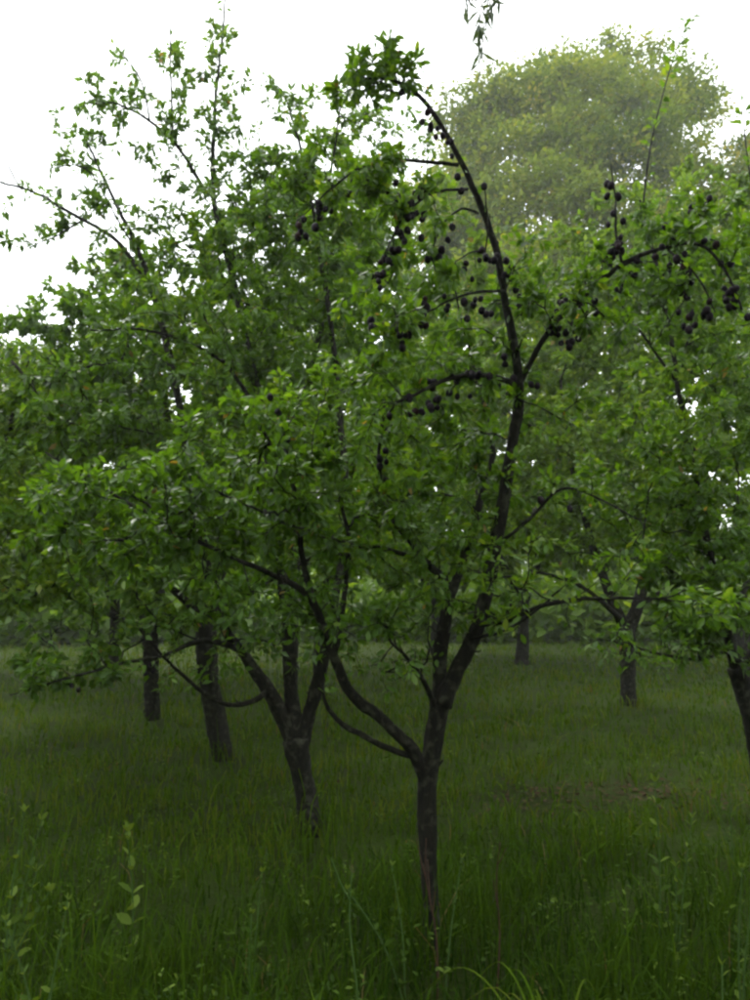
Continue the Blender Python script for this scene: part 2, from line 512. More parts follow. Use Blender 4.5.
    for idx, fac in zip(paths, lf):
        P = NP[idx]; R = radn[idx].copy()
        if idx[0] < n_fix: R[0] = min(R[1] * 1.25, fr[idx[0]] * .9)
        R = np.minimum(R, max(R[0], 1e-3) * 1.05 if idx[0] < n_fix else 9)
        if R.max() > .0085 and big < 60 and kind == 'near':
            V, F = tube(P, R, 6, .04, big)
            obj('branch', mesh_np('branch', V, F, smooth=True), bark, trunk_o); big += 1
        else:
            V, F = tube(P, R, twig_sides); B.add(V, F)
        # leaves along the outer part of the twig
        seg = np.linalg.norm(np.diff(P, axis=0), axis=1); s = np.concatenate([[0], np.cumsum(seg)])
        n = max(3, int(r.normal(per, per * .25) * fac))
        span = min(s[-1] * .9, twig_leaf)
        u = s[-1] - span * (1 - np.sqrt(r.uniform(0, 1, n))) ** 1.0 * 1.0
        u = np.clip(u, 0, s[-1])
        pos = np.stack([np.interp(u, s, P[:, k]) for k in range(3)], 1)
        ax = norm(P[-1] - P[-2])
        side = norm(np.cross(np.tile(ax, (n, 1)), r.normal(size=(n, 3))))
        D = side * .9 + ax * .55 + np.array([0, 0, -droop]) + r.normal(0, .25, (n, 3))
        LP.append(pos + side * r.uniform(0, .03, (n, 1))); LD.append(D)
    # short dead spurs and pruning stubs on trunk and limbs
    if sides >= 12:
        for L in [tr[len(tr) // 3:]] + limb_lines:
            for _ in range(max(1, int(len(L) * .035 * 2))):
                i = int(r.integers(0, max(1, int(len(L) * .8)))); d = norm(r.normal(size=3) * [1, 1, .5] + [0, 0, .35]); ln = L[i, 3] + min(r.exponential(.03), .055) + .012
                rs = min(L[i, 3] * .45, .008) * r.uniform(.5, 1)
                V, F = tube(np.array([L[i, :3], L[i, :3] + d * ln * .6, L[i, :3] + d * ln + [0, 0, .01]]), np.array([rs * 1.3, rs, rs * .6]), 5)
                B.add(V, F)
    # spur leaves straight on the limbs
    for L in limb_lines:
        m = int(len(L) * .3)
        if m > 6:
            ii = r.integers(int(len(L) * .35), len(L), m)
            side = norm(r.normal(size=(m, 3)))
            LP.append(L[ii, :3] + side * (L[ii, 3:4] + .01)); LD.append(side + np.array([0, 0, .1]))
    LS = [np.ones(sum(len(q) for q in LP))]
    for (rows, n) in shoots:          # long upright shoots: a limb of their own, leafy all along
        L = smooth_line(world(rows), .03)
        V, F = tube(L[:, :3], L[:, 3], 5, .03, 5)
        obj('shoot', mesh_np('shoot', V, F, smooth=True), bark, trunk_o)
        ii = (len(L) * r.uniform(.02, 1, n) ** .4).astype(int).clip(0, len(L) - 1)
        ax = norm(np.gradient(L[:, :3], axis=0))[ii]
        side = norm(np.cross(ax, r.normal(size=(n, 3))))
        LS.append(np.full(n, 1.2)); LP.append(L[ii, :3] + side * .02); LD.append(side * 1.3 + ax * .6 + np.array([0, 0, -droop * .5]))
    LP = np.vstack(LP); LD = np.vstack(LD)
    S = leaf_len * r.uniform(1 - scale_jit, 1 + scale_jit, len(LP)) * np.concatenate(LS)
    M = leaf_frames(LD, r)
    clump = .5 + .5 * np.sin(LP[:, 0] * 2.1 + seed) * np.cos(LP[:, 2] * 2.4 + LP[:, 1] * 1.7)
    tint = np.clip(.25 + .35 * clump + r.normal(0, .16, len(LP)), 0, .93)
    tint[r.uniform(size=len(LP)) < .003] = 1.0
    tw = obj('twigs', B.mesh('twigs', True), M_TWIG if bark is M_BARK else bark, trunk_o)
    tw['kind'] = 'stuff'
    crown = None
    keep = np.ones(len(LP), bool)
    if singles:
        dcam = np.linalg.norm(LP - EYE, axis=1)
        v = LP - EYE
        zc = v[:, 1] * CP + v[:, 2] * SP; yc = -v[:, 1] * SP + v[:, 2] * CP
        vis = (np.abs(v[:, 0] / zc) < .5) & (np.abs(yc / zc) < .67)
        score = S / dcam * vis * np.abs(np.sum(M[:, 2] * norm(v), 1)) ** .5
        keep[np.argsort(-score)[:singles]] = False
    V, F, tf = leaf_mesh_arrays(LP[keep], M[keep], S[keep], {'near': 'mid', 'mid': 'lite'}.get(kind, kind), tint[keep])
    crown = obj('crown', mesh_np('crown', V, F, tf), mat, t)
    crown['kind'] = 'stuff'
    if singles:
        bank = leaf_bank(mat)
        inv = parent_inv(t)
        for i in np.where(~keep)[0]:
            o = bpy.data.objects.new('leaf', bank[int(np.clip(tint[i] * 8, 0, 7))])
            COL.objects.link(o); o.parent = crown
            R3 = Matrix(((M[i] * S[i]).T).tolist()).to_4x4()
            R3.translation = Vector(LP[i])
            o.matrix_parent_inverse = Matrix.Identity(4)
            o.matrix_basis = R3
    for (px, py, Y, n) in plums:
        c = W(px, py, Y * far)
        AL = np.vstack([L[len(L) // 4:, :3] for L in limb_lines])
        j0 = int(np.argmin(np.linalg.norm(AL - c, axis=1)))
        dv = c - AL[j0]
        dv = dv * min(1.0, .04 / (np.linalg.norm(dv) + 1e-6) + .3)
        n = n if n == 1 else n + 4
        for k in range(n):
            j = int(np.clip(j0 + r.normal(0, 4), 0, len(AL) - 1)) if n > 1 else j0
            if np.linalg.norm(AL[j] - AL[j0]) > .3: j = j0
            o = bpy.data.objects.new('plum', ME_PLUM)
            COL.objects.link(o); o.parent = t; o.matrix_parent_inverse = parent_inv(t)
            off = r.normal(0, 1, 3) * np.array([.017, .02, .014]) + [0, 0, -.012 - r.exponential(.014)]
            o.location = AL[j] + dv * r.uniform(.5, 1.1) + off
            o.rotation_euler = (r.normal(0, .3), r.normal(0, .3), r.uniform(0, 6.28))
            k2 = .015 * r.uniform(.75, 1.15); o.scale = (k2, k2, k2 * r.uniform(.95, 1.15))
    return t, len(LP)

def broad_tree(label, base_xy, height, trunk_r, lobes, n, leaf, mat, seed, name, sub, group=None, bark=None, limb_n=9):
    """Tall far tree: trunk, limbs and a crown of leaf sprays gathered in lobes (world space centre, radius)."""
    r = np.random.default_rng(seed)
    bark = bark or M_BARK_G
    x, y = base_xy; z = float(ground_z(x, y))
    t = thing(name, label, 'tree', (x, y, z), group)
    top = np.mean([l[0] for l in lobes], 0)
    tr = smooth_line(np.array([[x, y, z - .3, trunk_r * 1.4], [x, y, z + .5, trunk_r * 1.1], [x * .7 + top[0] * .3, y, height * .35, trunk_r * .8],
                               [top[0], top[1], height * .8, trunk_r * .2]]), .4)
    V, F = tube(tr[:, :3], tr[:, 3], 12, .06, seed)
    trunk_o = obj('trunk', mesh_np('trunk', V, F, smooth=True), bark, t)
    for (c, rad) in sorted(lobes, key=lambda q: -q[1][0])[:limb_n]:
        c = np.asarray(c); i = int(len(tr) * np.clip((c[2] / height) * .75 - .05, .2, .8))
        a = tr[i, :3]
        L = smooth_line(np.vstack([[*a, tr[i, 3] * .6], [*(a * .5 + c * .5 + [0, 0, .4]), tr[i, 3] * .35], [*c, .05]]), .4)
        V, F = tube(L[:, :3], L[:, 3], 7, .05, seed)
        obj('limb', mesh_np('limb', V, F, smooth=True), bark, trunk_o)
    LP, LD, LT = [], [], []
    vol = np.array([l[1][0] * l[1][2] for l in lobes]); vol = vol / vol.sum()
    for (c, rad), w in zip(lobes, vol):
        k = max(4, int(n * w / sub))
        d = norm(r.normal(size=(k, 3))); d[:, 2] = np.abs(d[:, 2]) * np.where(r.uniform(size=k) < .75, 1, -1)
        q = np.asarray(c) + d * (r.uniform(.45, 1.0, k)[:, None] ** .5) * np.asarray(rad) * .76
        tb = np.clip(r.normal(.45, .2, k) + r.normal(0, .1), 0, 1)
        ball = norm(r.normal(size=(k * sub, 3))) * r.uniform(0, 1, (k * sub, 1)) ** .45
        LP.append(np.repeat(q, sub, 0) + ball * np.repeat(r.uniform(.42, 1.05, k), sub)[:, None] * leaf / .2 * np.array([1, 1, .6]))
        LD.append(np.repeat(d, sub, 0) + r.normal(0, .8, (k * sub, 3)) + np.array([0, 0, -.2]))
        LT.append(np.clip(np.repeat(tb, sub) + r.normal(0, .1, k * sub), 0, 1))
    LP, LD, LT = np.vstack(LP), np.vstack(LD), np.concatenate(LT)
    g = LP[:, 2] > .5
    LP, LD, LT = LP[g], LD[g], LT[g]
    S = leaf * r.uniform(.6, 1.3, len(LP))
    V, F, tf = leaf_mesh_arrays(LP, leaf_frames(LD, r), S, 'far', LT)
    o = obj('crown', mesh_np('crown', V, F, tf), mat, t)
    o['kind'] = 'stuff'
    return t

# ------------------------------------------------------------------ the orchard
def orchard():
    # front tree -----------------------------------------------------
    trunk = [(433, 975, 3.5, 21), (430, 900, 3.5, 20), (428, 840, 3.5, 22), (427, 785, 3.5, 27), (434, 740, 3.5, 25), (441, 700, 3.5, 27)]
    limbs = [
        # the long leader
        [(441, 705, 3.5, 27), (456, 668, 3.49, 22), (482, 610, 3.46, 19), (500, 530, 3.42, 19), (514, 445, 3.38, 16), (520, 390, 3.35, 14),
         (510, 320, 3.3, 12), (496, 252, 3.26, 10), (472, 186, 3.2, 9), (452, 145, 3.16, 8), (430, 105, 3.1, 7), (395, 80, 3.05, 5), (362, 78, 3.0, 3)],
        # second stem
        [(436, 715, 3.5, 20), (440, 660, 3.55, 19), (446, 612, 3.6, 17), (444, 580, 3.62, 13), (425, 560, 3.6, 9), (395, 520, 3.5, 7), (380, 470, 3.4, 5), (385, 400, 3.4, 3)],
        [(446, 612, 3.6, 13), (462, 560, 3.7, 12), (480, 500, 3.75, 10), (492, 455, 3.8, 8), (486, 410, 3.8, 6), (470, 350, 3.8, 4), (455, 290, 3.8, 2.5)],
        # left limb, curving out
        [(427, 785, 3.5, 20), (412, 752, 3.47, 17), (385, 722, 3.43, 15), (352, 696, 3.38, 14), (334, 660, 3.33, 13), (318, 615, 3.28, 11), (302, 592, 3.22, 9),
         (262, 572, 3.15, 7), (225, 555, 3.08, 6), (150, 517, 2.95, 5), (95, 488, 2.9, 4), (45, 452, 2.85, 2.5)],
        [(416, 758, 3.48, 9), (384, 746, 3.4, 8), (345, 726, 3.33, 7), (328, 708, 3.3, 6), (322, 690, 3.27, 3)],
        [(320, 622, 3.28, 9), (305, 560, 3.3, 8), (300, 500, 3.3, 7), (270, 440, 3.2, 5), (240, 400, 3.1, 3)],
        [(334, 660, 3.33, 8), (345, 600, 3.4, 7), (350, 540, 3.5, 6), (335, 470, 3.5, 4), (330, 410, 3.5, 2.5)],
        # inner hooked branch left of the fork
        [(436, 712, 3.5, 8), (428, 690, 3.42, 7), (416, 668, 3.36, 6), (398, 648, 3.3, 4), (384, 632, 3.25, 2.5)],
        # arch to the left at 380
        [(520, 386, 3.35, 9), (498, 376, 3.25, 8), (468, 374, 3.15, 7), (440, 382, 3.05, 6), (415, 394, 3.0, 5), (396, 402, 2.95, 3)],
        # upper branches to the left
        [(458, 165, 3.18, 6), (430, 161, 3.1, 6), (395, 160, 3.0, 5), (365, 165, 2.95, 4), (330, 190, 2.9, 3), (296, 222, 2.85, 2)],
        [(468, 190, 3.2, 5), (440, 190, 3.1, 4), (418, 200, 3.05, 4), (400, 222, 3.0, 3), (380, 262, 2.95, 2)],
        [(478, 214, 3.22, 4), (460, 210, 3.15, 4), (445, 222, 3.1, 3), (434, 245, 3.05, 2)],
        [(500, 265, 3.27, 4), (478, 250, 3.2, 3), (455, 262, 3.1, 2)],
        [(505, 290, 3.28, 5), (470, 290, 3.1, 4), (430, 310, 3.0, 3), (395, 330, 2.9, 2)],
        # right arch with fruit
        [(520, 384, 3.35, 8), (535, 352, 3.3, 8), (556, 322, 3.25, 8), (585, 295, 3.2, 8), (622, 266, 3.12, 8), (660, 250, 3.05, 6), (700, 243, 3.0, 5), (725, 268, 2.95, 4), (742, 310, 2.9, 3)],
        [(622, 266, 3.12, 5), (616, 235, 3.12, 4), (615, 200, 3.12, 3), (611, 165, 3.12, 2)],
        [(655, 252, 3.06, 4), (690, 222, 3.05, 3), (716, 200, 3.05, 2)],
        [(668, 250, 3.04, 4), (695, 275, 2.95, 3), (715, 312, 2.9, 2)],
        [(484, 262, 3.25, 3), (487, 225, 3.2, 3), (484, 185, 3.15, 2)],
        # low branches to the right
        [(474, 625, 3.46, 8), (505, 622, 3.35, 7), (545, 606, 3.25, 6), (600, 598, 3.1, 5), (650, 596, 3.0, 3), (690, 602, 2.95, 2)],
        [(468, 640, 3.46, 5), (500, 632, 3.3, 4), (530, 615, 3.2, 4), (560, 590, 3.1, 3)],
        [(496, 545, 3.42, 6), (530, 520, 3.3, 5), (560, 490, 3.2, 4), (600, 500, 3.1, 3), (640, 520, 3.0, 2)],
        [(430, 562, 3.6, 7), (390, 550, 3.5, 6), (350, 545, 3.3, 5), (280, 520, 3.1, 4), (215, 490, 3.0, 3)],
    ]
    blobs = [(330, 470, 3.4, 120, 120, .6, 110), (250, 480, 3.2, 120, 90, .45, 90), (120, 510, 2.95, 110, 60, .35, 62), (430, 500, 3.6, 70, 110, .5, 70),
             (400, 330, 3.2, 90, 90, .45, 40), (388, 74, 3.05, 50, 28, .16, 26, .75), (355, 92, 3.0, 40, 22, .12, 7, .7), (350, 180, 2.95, 60, 40, .25, 16), (415, 225, 3.1, 50, 60, .25, 14),
             (600, 300, 3.1, 90, 45, .3, 22), (700, 250, 3.0, 50, 50, .25, 14), (565, 560, 3.2, 90, 36, .4, 18, .55), (695, 606, 3.0, 34, 22, .22, 9, .7),
             (520, 300, 3.3, 40, 90, .3, 14), (440, 600, 3.5, 90, 35, .5, 16), (470, 420, 3.5, 60, 60, .4, 26), (350, 610, 3.3, 70, 30, .4, 18), (560, 450, 3.3, 60, 70, .4, 14), (390, 655, 3.4, 60, 45, .35, 26, .14), (520, 610, 3.3, 90, 26, .35, 22, .16), (470, 560, 3.4, 60, 60, .35, 14, .16), (330, 640, 3.25, 60, 40, .3, 14, .2), (200, 590, 3.1, 120, 40, .3, 16, .35)]
    plums = [(308, 218, 2.86, 3), (300, 228, 2.86, 2), (352, 182, 2.95, 3), (357, 168, 2.95, 1), (393, 182, 3.0, 1), (402, 190, 3.02, 1), (411, 180, 3.02, 2), (414, 196, 3.02, 1),
             (432, 172, 3.1, 1), (440, 132, 3.12, 2), (434, 118, 3.1, 2), (425, 205, 3.05, 2), (421, 216, 3.04, 1), (397, 232, 3.0, 3), (396, 246, 3.0, 2), (376, 272, 2.95, 4), (388, 262, 2.97, 1),
             (432, 246, 3.05, 2), (464, 258, 3.1, 4), (466, 272, 3.12, 3), (500, 240, 3.25, 1), (484, 180, 3.15, 1), (499, 238, 3.27, 1), (478, 240, 3.2, 1),
             (520, 270, 3.25, 3), (532, 276, 3.25, 3), (541, 378, 3.3, 1), (531, 380, 3.3, 1), (560, 292, 3.22, 4), (552, 322, 3.25, 4), (560, 332, 3.25, 2), (590, 330, 3.2, 3), (600, 346, 3.2, 1),
             (408, 318, 3.0, 4), (392, 304, 2.95, 4), (415, 292, 3.0, 3), (400, 330, 2.92, 2), (352, 306, 2.95, 3), (432, 290, 3.0, 1), (438, 368, 3.05, 3), (452, 366, 3.08, 1), (474, 366, 3.15, 2), (428, 378, 3.0, 1),
             (494, 375, 3.24, 1), (612, 186, 3.12, 3), (618, 240, 3.12, 3), (608, 246, 3.12, 2), (626, 252, 3.12, 2), (687, 198, 3.05, 2), (679, 210, 3.05, 1), (672, 254, 3.0, 2), (640, 268, 3.1, 2),
             (703, 232, 3.0, 3), (712, 188, 3.05, 1), (738, 310, 2.9, 4), (728, 290, 2.93, 3), (670, 318, 2.95, 3), (708, 300, 2.92, 2), (655, 280, 3.05, 2), (568, 340, 3.2, 2),
             (388, 445, 3.3, 2), (310, 400, 3.2, 2), (385, 485, 3.4, 2), (325, 490, 3.3, 1), (445, 400, 3.2, 2), (420, 415, 3.1, 2), (535, 482, 3.3, 1), (572, 510, 3.2, 1), (495, 345, 3.3, 2), (540, 300, 3.3, 2),
             (450, 120, 3.14, 1), (382, 140, 3.0, 1), (350, 120, 3.0, 1)]
    A = plum_tree('slim front plum tree with forked trunk, long curved leader and dark plums', trunk, limbs, blobs, 960, .04, 30, 'near', seed=3,
                  plums=plums, singles=300, min_z=1.15, twig_leaf=.42, sides=14, thick=.74, scale_jit=.36)
    # three-limbed tree to its left ------------------------------------
    trunk = [(312, 838, 5.1, 32), (307, 800, 5.1, 29), (300, 765, 5.1, 29), (296, 740, 5.1, 34)]
    limbs = [
        [(296, 745, 5.1, 26), (281, 712, 5.1, 20), (266, 682, 5.08, 17), (246, 652, 5.05, 14), (222, 616, 5.0, 12), (200, 520, 5.1, 11), (178, 400, 5.3, 10), (155, 300, 5.4, 9), (138, 250, 5.4, 6), (112, 195, 5.4, 5), (86, 140, 5.4, 3)],
        [(297, 745, 5.1, 23), (291, 700, 5.15, 19), (289, 650, 5.2, 17), (280, 560, 5.3, 14), (262, 420, 5.5, 11), (235, 290, 5.6, 9), (213, 195, 5.6, 7), (216, 110, 5.6, 5), (224, 20, 5.6, 3), (226, -20, 5.6, 2)],
        [(300, 745, 5.1, 22), (312, 705, 5.1, 18), (322, 668, 5.05, 15), (334, 610, 5.0, 12), (345, 520, 5.1, 10), (335, 380, 5.2, 8), (318, 250, 5.3, 6), (300, 150, 5.3, 4), (285, 95, 5.3, 2)],
        [(268, 690, 5.08, 8), (255, 702, 4.95, 7), (228, 706, 4.8, 6), (200, 690, 4.7, 5), (168, 660, 4.6, 4), (140, 630, 4.5, 3)],
        [(246, 652, 5.05, 9), (205, 640, 4.9, 7), (160, 655, 4.75, 5), (110, 665, 4.6, 4), (60, 680, 4.5, 3), (10, 695, 4.4, 2)],
        [(155, 300, 5.4, 6), (120, 245, 5.35, 6), (80, 220, 5.3, 5), (40, 195, 5.3, 4), (0, 182, 5.25, 3)],
        [(20, 188, 5.28, 2.6), (10, 170, 5.26, 2.2), (2, 155, 5.25, 1.6)],
        [(208, 195, 5.6, 6), (180, 150, 5.55, 5), (150, 122, 5.5, 4), (118, 105, 5.5, 3), (88, 103, 5.5, 2)],
        [(172, 140, 5.55, 4), (172, 90, 5.5, 3), (170, 20, 5.5, 2)],
        [(150, 122, 5.5, 3), (140, 80, 5.5, 2.5), (112, 42, 5.5, 1.6)],
        [(318, 250, 5.3, 5), (330, 180, 5.2, 4), (340, 110, 5.2, 2)],
        [(262, 420, 5.5, 6), (220, 360, 5.2, 5), (150, 330, 5.0, 4), (90, 330, 4.8, 2)],
        [(80, 222, 5.3, 3), (55, 236, 5.25, 2), (25, 250, 5.2, 1.4)],
        [(130, 240, 5.4, 3), (90, 172, 5.35, 2.4), (50, 168, 5.3, 1.6)],
    ]
    blobs = [(200, 400, 5.3, 130, 130, 1.2, 130), (290, 290, 5.4, 100, 105, 1.0, 90), (110, 480, 5.1, 110, 110, 1.0, 90), (310, 500, 5.4, 110, 110, 1.0, 70), (150, 580, 4.9, 120, 55, .8, 54),
             (60, 400, 5.0, 80, 60, .8, 44), (300, 190, 5.4, 80, 50, .6, 30), (60, 668, 4.55, 70, 20, .4, 14), (250, 590, 5.0, 90, 40, .7, 26),
             (230, 285, 5.6, 95, 90, .9, 90), (320, 220, 5.5, 80, 75, .8, 70), (385, 250, 5.6, 60, 80, .7, 40), (150, 330, 5.4, 70, 50, .7, 36), (265, 190, 5.5, 70, 36, .6, 30),
             (80, 140, 5.4, 38, 38, .3, 18, .62), (60, 200, 5.3, 75, 34, .3, 18, .62), (218, 90, 5.6, 22, 95, .28, 26, .62), (172, 80, 5.5, 20, 75, .28, 17, .62), (120, 100, 5.5, 44, 32, .28, 17, .62), (130, 250, 5.4, 44, 56, .35, 26, .4),
             (170, 150, 5.5, 44, 44, .3, 18, .62), (385, 145, 5.5, 55, 45, .4, 30, .5), (270, 110, 5.4, 60, 36, .4, 22, .45), (30, 245, 5.2, 30, 15, .2, 4, .5), (120, 55, 5.5, 18, 20, .2, 3, .4), (330, 115, 5.2, 40, 40, .3, 18, .5), (195, 230, 5.5, 50, 50, .4, 20, .5), (200, 650, 4.8, 90, 40, .5, 40, .16), (300, 640, 5.0, 60, 40, .5, 26, .16), (110, 620, 4.7, 80, 40, .5, 24, .3)]
    plum_tree('thick plum tree dividing low into three limbs, just left of the front tree', trunk, limbs, blobs, 1800, .056, 36, 'mid', seed=5,
              plums=[(110, 668, 4.6, 2), (100, 680, 4.6, 1), (118, 672, 4.6, 2), (60, 465, 4.9, 1), (190, 480, 5.0, 2)], min_z=.95, far=1.055, thick=.76)
    # grey leaning trunk behind ----------------------------------------
    trunk = [(228, 768, 7.2, 26), (222, 750, 7.2, 23), (212, 700, 7.2, 23), (207, 650, 7.2, 24), (205, 605, 7.2, 22)]
    limbs = [[(205, 610, 7.2, 18), (190, 540, 7.2, 14), (170, 440, 7.3, 10), (150, 340, 7.3, 6), (140, 290, 7.3, 3)],
             [(205, 610, 7.2, 18), (240, 530, 7.4, 14), (290, 420, 7.5, 10), (330, 300, 7.6, 6), (340, 220, 7.6, 3)],
             [(206, 620, 7.2, 10), (150, 570, 6.9, 8), (90, 540, 6.7, 5), (40, 500, 6.6, 3)],
             [(206, 625, 7.2, 10), (270, 580, 7.4, 8), (340, 540, 7.6, 5), (400, 500, 7.8, 3)]]
    blobs = [(180, 440, 7.2, 140, 130, 1.6), (300, 350, 7.5, 110, 130, 1.5), (80, 470, 6.9, 100, 100, 1.4), (380, 480, 7.7, 90, 110, 1.2), (130, 590, 7.0, 110, 45, 1.2, 2000), (280, 270, 7.6, 110, 85, 1.3, 12000), (370, 330, 7.8, 90, 90, 1.3, 10000), (120, 345, 7.3, 70, 60, 1.1, 6000), (50, 385, 7.0, 80, 50, 1.1, 6000), (75, 330, 7.1, 60, 42, 1.0, 5000), (15, 352, 7.0, 60, 38, 1.0, 4500), (130, 292, 7.3, 50, 42, 1.0, 4500), (180, 300, 7.4, 60, 60, 1.1, 5000), (330, 210, 7.8, 80, 60, 1.2, 6500)]
    plum_tree('plum tree with grey scaly leaning trunk behind the three-limbed tree', trunk, limbs, blobs, 1450, .075, 38, 'far', seed=8, bark=M_BARK_G, min_z=1.1, twig_leaf=.6, far=1.065)
    # straight dark trunk farther left -----------------------------------
    trunk = [(152, 722, 9.6, 19), (152, 700, 9.6, 17), (151, 660, 9.6, 17), (149, 620, 9.6, 16)]
    limbs = [[(149, 625, 9.6, 13), (120, 570, 9.5, 10), (90, 500, 9.4, 7), (70, 420, 9.4, 3)], [(149, 625, 9.6, 13), (170, 560, 9.8, 10), (190, 480, 9.9, 6), (200, 400, 10, 3)],
             [(149, 630, 9.6, 9), (100, 610, 9.2, 7), (50, 590, 9, 4)]]
    blobs = [(130, 480, 9.6, 110, 110, 1.8), (50, 440, 9.4, 90, 100, 1.8), (20, 540, 9.2, 90, 60, 1.5), (220, 500, 9.8, 80, 80, 1.5)]
    plum_tree('plum tree with straight dark trunk, left of the grey leaning trunk', trunk, limbs, blobs, 560, .1, 34, 'far', seed=11, min_z=1.4, twig_leaf=.7, mat=M_LEAF_Y, far=1.075)
    # left edge ----------------------------------------------------------
    trunk = [(-110, 800, 6.0, 30), (-105, 740, 6.0, 27), (-95, 680, 6.0, 26)]
    limbs = [[(-95, 690, 6.0, 20), (-60, 600, 5.8, 14), (-20, 500, 5.6, 10), (10, 420, 5.5, 6), (30, 350, 5.5, 3)],
             [(-95, 690, 6.0, 18), (-130, 580, 6.0, 14), (-150, 450, 6, 9), (-150, 340, 6, 4)],
             [(-90, 660, 6.0, 10), (-40, 610, 5.5, 8), (20, 590, 5.2, 6), (70, 570, 5.0, 3)],
             [(-60, 420, 5.6, 7), (-30, 370, 5.4, 6), (0, 355, 5.3, 5), (28, 378, 5.2, 4), (38, 395, 5.2, 2)]]
    blobs = [(-20, 460, 5.6, 110, 90, 1.0), (-150, 430, 6.0, 140, 130, 1.3), (20, 560, 5.1, 70, 55, .7, 5000), (-60, 590, 5.6, 110, 55, 1.0), (10, 390, 5.6, 60, 50, .6, 3500)]
    plum_tree('plum tree leaning in from beyond the left edge, bright green leaves', trunk, limbs, blobs, 640, .06, 34, 'mid', seed=13, mat=M_LEAF_Y, min_z=1.1)
    # Y-forked tree on the right ------------------------------------------
    trunk = [(629, 712, 10.6, 20), (628, 690, 10.6, 18), (628, 650, 10.6, 18), (627, 625, 10.6, 20)]
    limbs = [[(627, 630, 10.6, 15), (612, 600, 10.6, 12), (590, 540, 10.6, 9), (570, 460, 10.6, 6), (560, 380, 10.6, 3)],
             [(628, 630, 10.6, 17), (641, 595, 10.6, 14), (655, 520, 10.7, 10), (665, 420, 10.8, 7), (670, 320, 10.8, 3)],
             [(627, 625, 10.6, 7), (580, 585, 10.2, 5), (530, 570, 10, 3)], [(634, 610, 10.6, 7), (700, 570, 10.3, 5), (750, 550, 10, 3)]]
    blobs = [(630, 430, 10.7, 120, 120, 2.0), (560, 480, 10.5, 90, 90, 1.8), (700, 400, 10.8, 100, 130, 2.0), (640, 310, 10.9, 100, 80, 1.6), (590, 530, 10.4, 110, 35, 1.6, 9000), (720, 530, 10.4, 80, 45, 1.6, 9000), (670, 250, 11, 110, 80, 1.6), (570, 310, 11, 80, 90, 1.6), (735, 250, 11, 80, 80, 1.6), (620, 260, 11, 70, 60, 1.4)]
    plum_tree('plum tree with Y-forked dark trunk in mid-distance on the right', trunk, limbs, blobs, 1750, .09, 40, 'far', seed=17, min_z=2.15, twig_leaf=.7, mat=M_LEAF_Y, far=1.085)
    # right edge ------------------------------------------------------------
    trunk = [(772, 860, 5.0, 34), (764, 790, 5.0, 30), (754, 730, 5.0, 29), (744, 690, 5.0, 31), (738, 668, 5.0, 32)]
    limbs = [[(740, 675, 5.0, 22), (728, 640, 4.95, 17), (716, 590, 4.9, 13), (700, 500, 4.9, 10), (680, 400, 4.95, 8), (660, 280, 5.0, 6), (640, 200, 5.0, 4)],
             [(740, 675, 5.0, 22), (756, 630, 5.1, 17), (775, 540, 5.2, 13), (790, 420, 5.3, 9), (790, 300, 5.3, 5)],
             [(736, 655, 4.97, 6), (720, 652, 4.85, 5), (700, 660, 4.75, 5), (660, 655, 4.6, 4), (610, 640, 4.5, 3)],
             [(722, 615, 4.93, 8), (690, 585, 4.7, 6), (650, 560, 4.5, 4), (620, 560, 4.4, 2)],
             [(676, 380, 4.95, 5), (640, 330, 4.8, 4), (610, 290, 4.7, 2)]]
    blobs = [(700, 430, 4.9, 90, 110, .8, 80), (740, 320, 5.1, 90, 110, .8, 62), (640, 470, 4.8, 70, 80, .7, 40), (820, 400, 5.3, 120, 150, 1.2, 70), (690, 555, 4.7, 70, 45, .6, 40),
             (700, 615, 4.6, 50, 28, .4, 20), (660, 270, 5.0, 60, 70, .5, 34), (735, 250, 5.1, 60, 60, .5, 24), (750, 560, 4.9, 70, 60, .7, 30), (650, 645, 4.5, 70, 25, .4, 26, .18), (720, 640, 4.7, 40, 30, .4, 14, .3)]
    plum_tree('plum tree at the right edge with dark forked trunk and one tall leafy shoot', trunk, limbs, blobs, 900, .056, 34, 'mid', seed=19, min_z=1.0, thick=.62, far=1.08,
              shoots=[([(642, 215, 5.0, 4), (650, 150, 4.95, 3.2), (664, 90, 4.9, 2.6), (678, 45, 4.85, 2), (690, 18, 4.8, 1.5)], 80),
                      ([(760, 250, 5.1, 4), (752, 190, 5.0, 3), (742, 110, 4.95, 2), (746, 92, 4.9, 1.2)], 30)],
              plums=[(700, 420, 4.6, 2), (742, 360, 4.7, 3)])
    # far trees of the next rows -------------------------------------------
    far = [(522, 660, 19, 'small far plum tree with a short dark trunk seen right of the leader', 15, 160, 130, 390),
           (318, 690, 12.5, 'plum tree half hidden behind the right limb of the three-limbed tree', 15, 170, 150, 360),
           (113, 672, 15, 'far plum tree whose dim trunk shows left of the straight dark trunk', 13, 130, 90, 440),
           (434, 655, 22, 'far plum tree standing directly behind the front tree fork', 12, 140, 130, 390),
           (738, 668, 17, 'far plum tree between the Y-forked trunk and the right edge', 14, 180, 150, 370),
           (292, 664, 18, 'far plum tree behind the three-limbed tree', 13, 150, 140, 390),
           (-45, 668, 17, 'far yellowish plum tree at the left edge behind the near branches', 14, 170, 90, 420)]
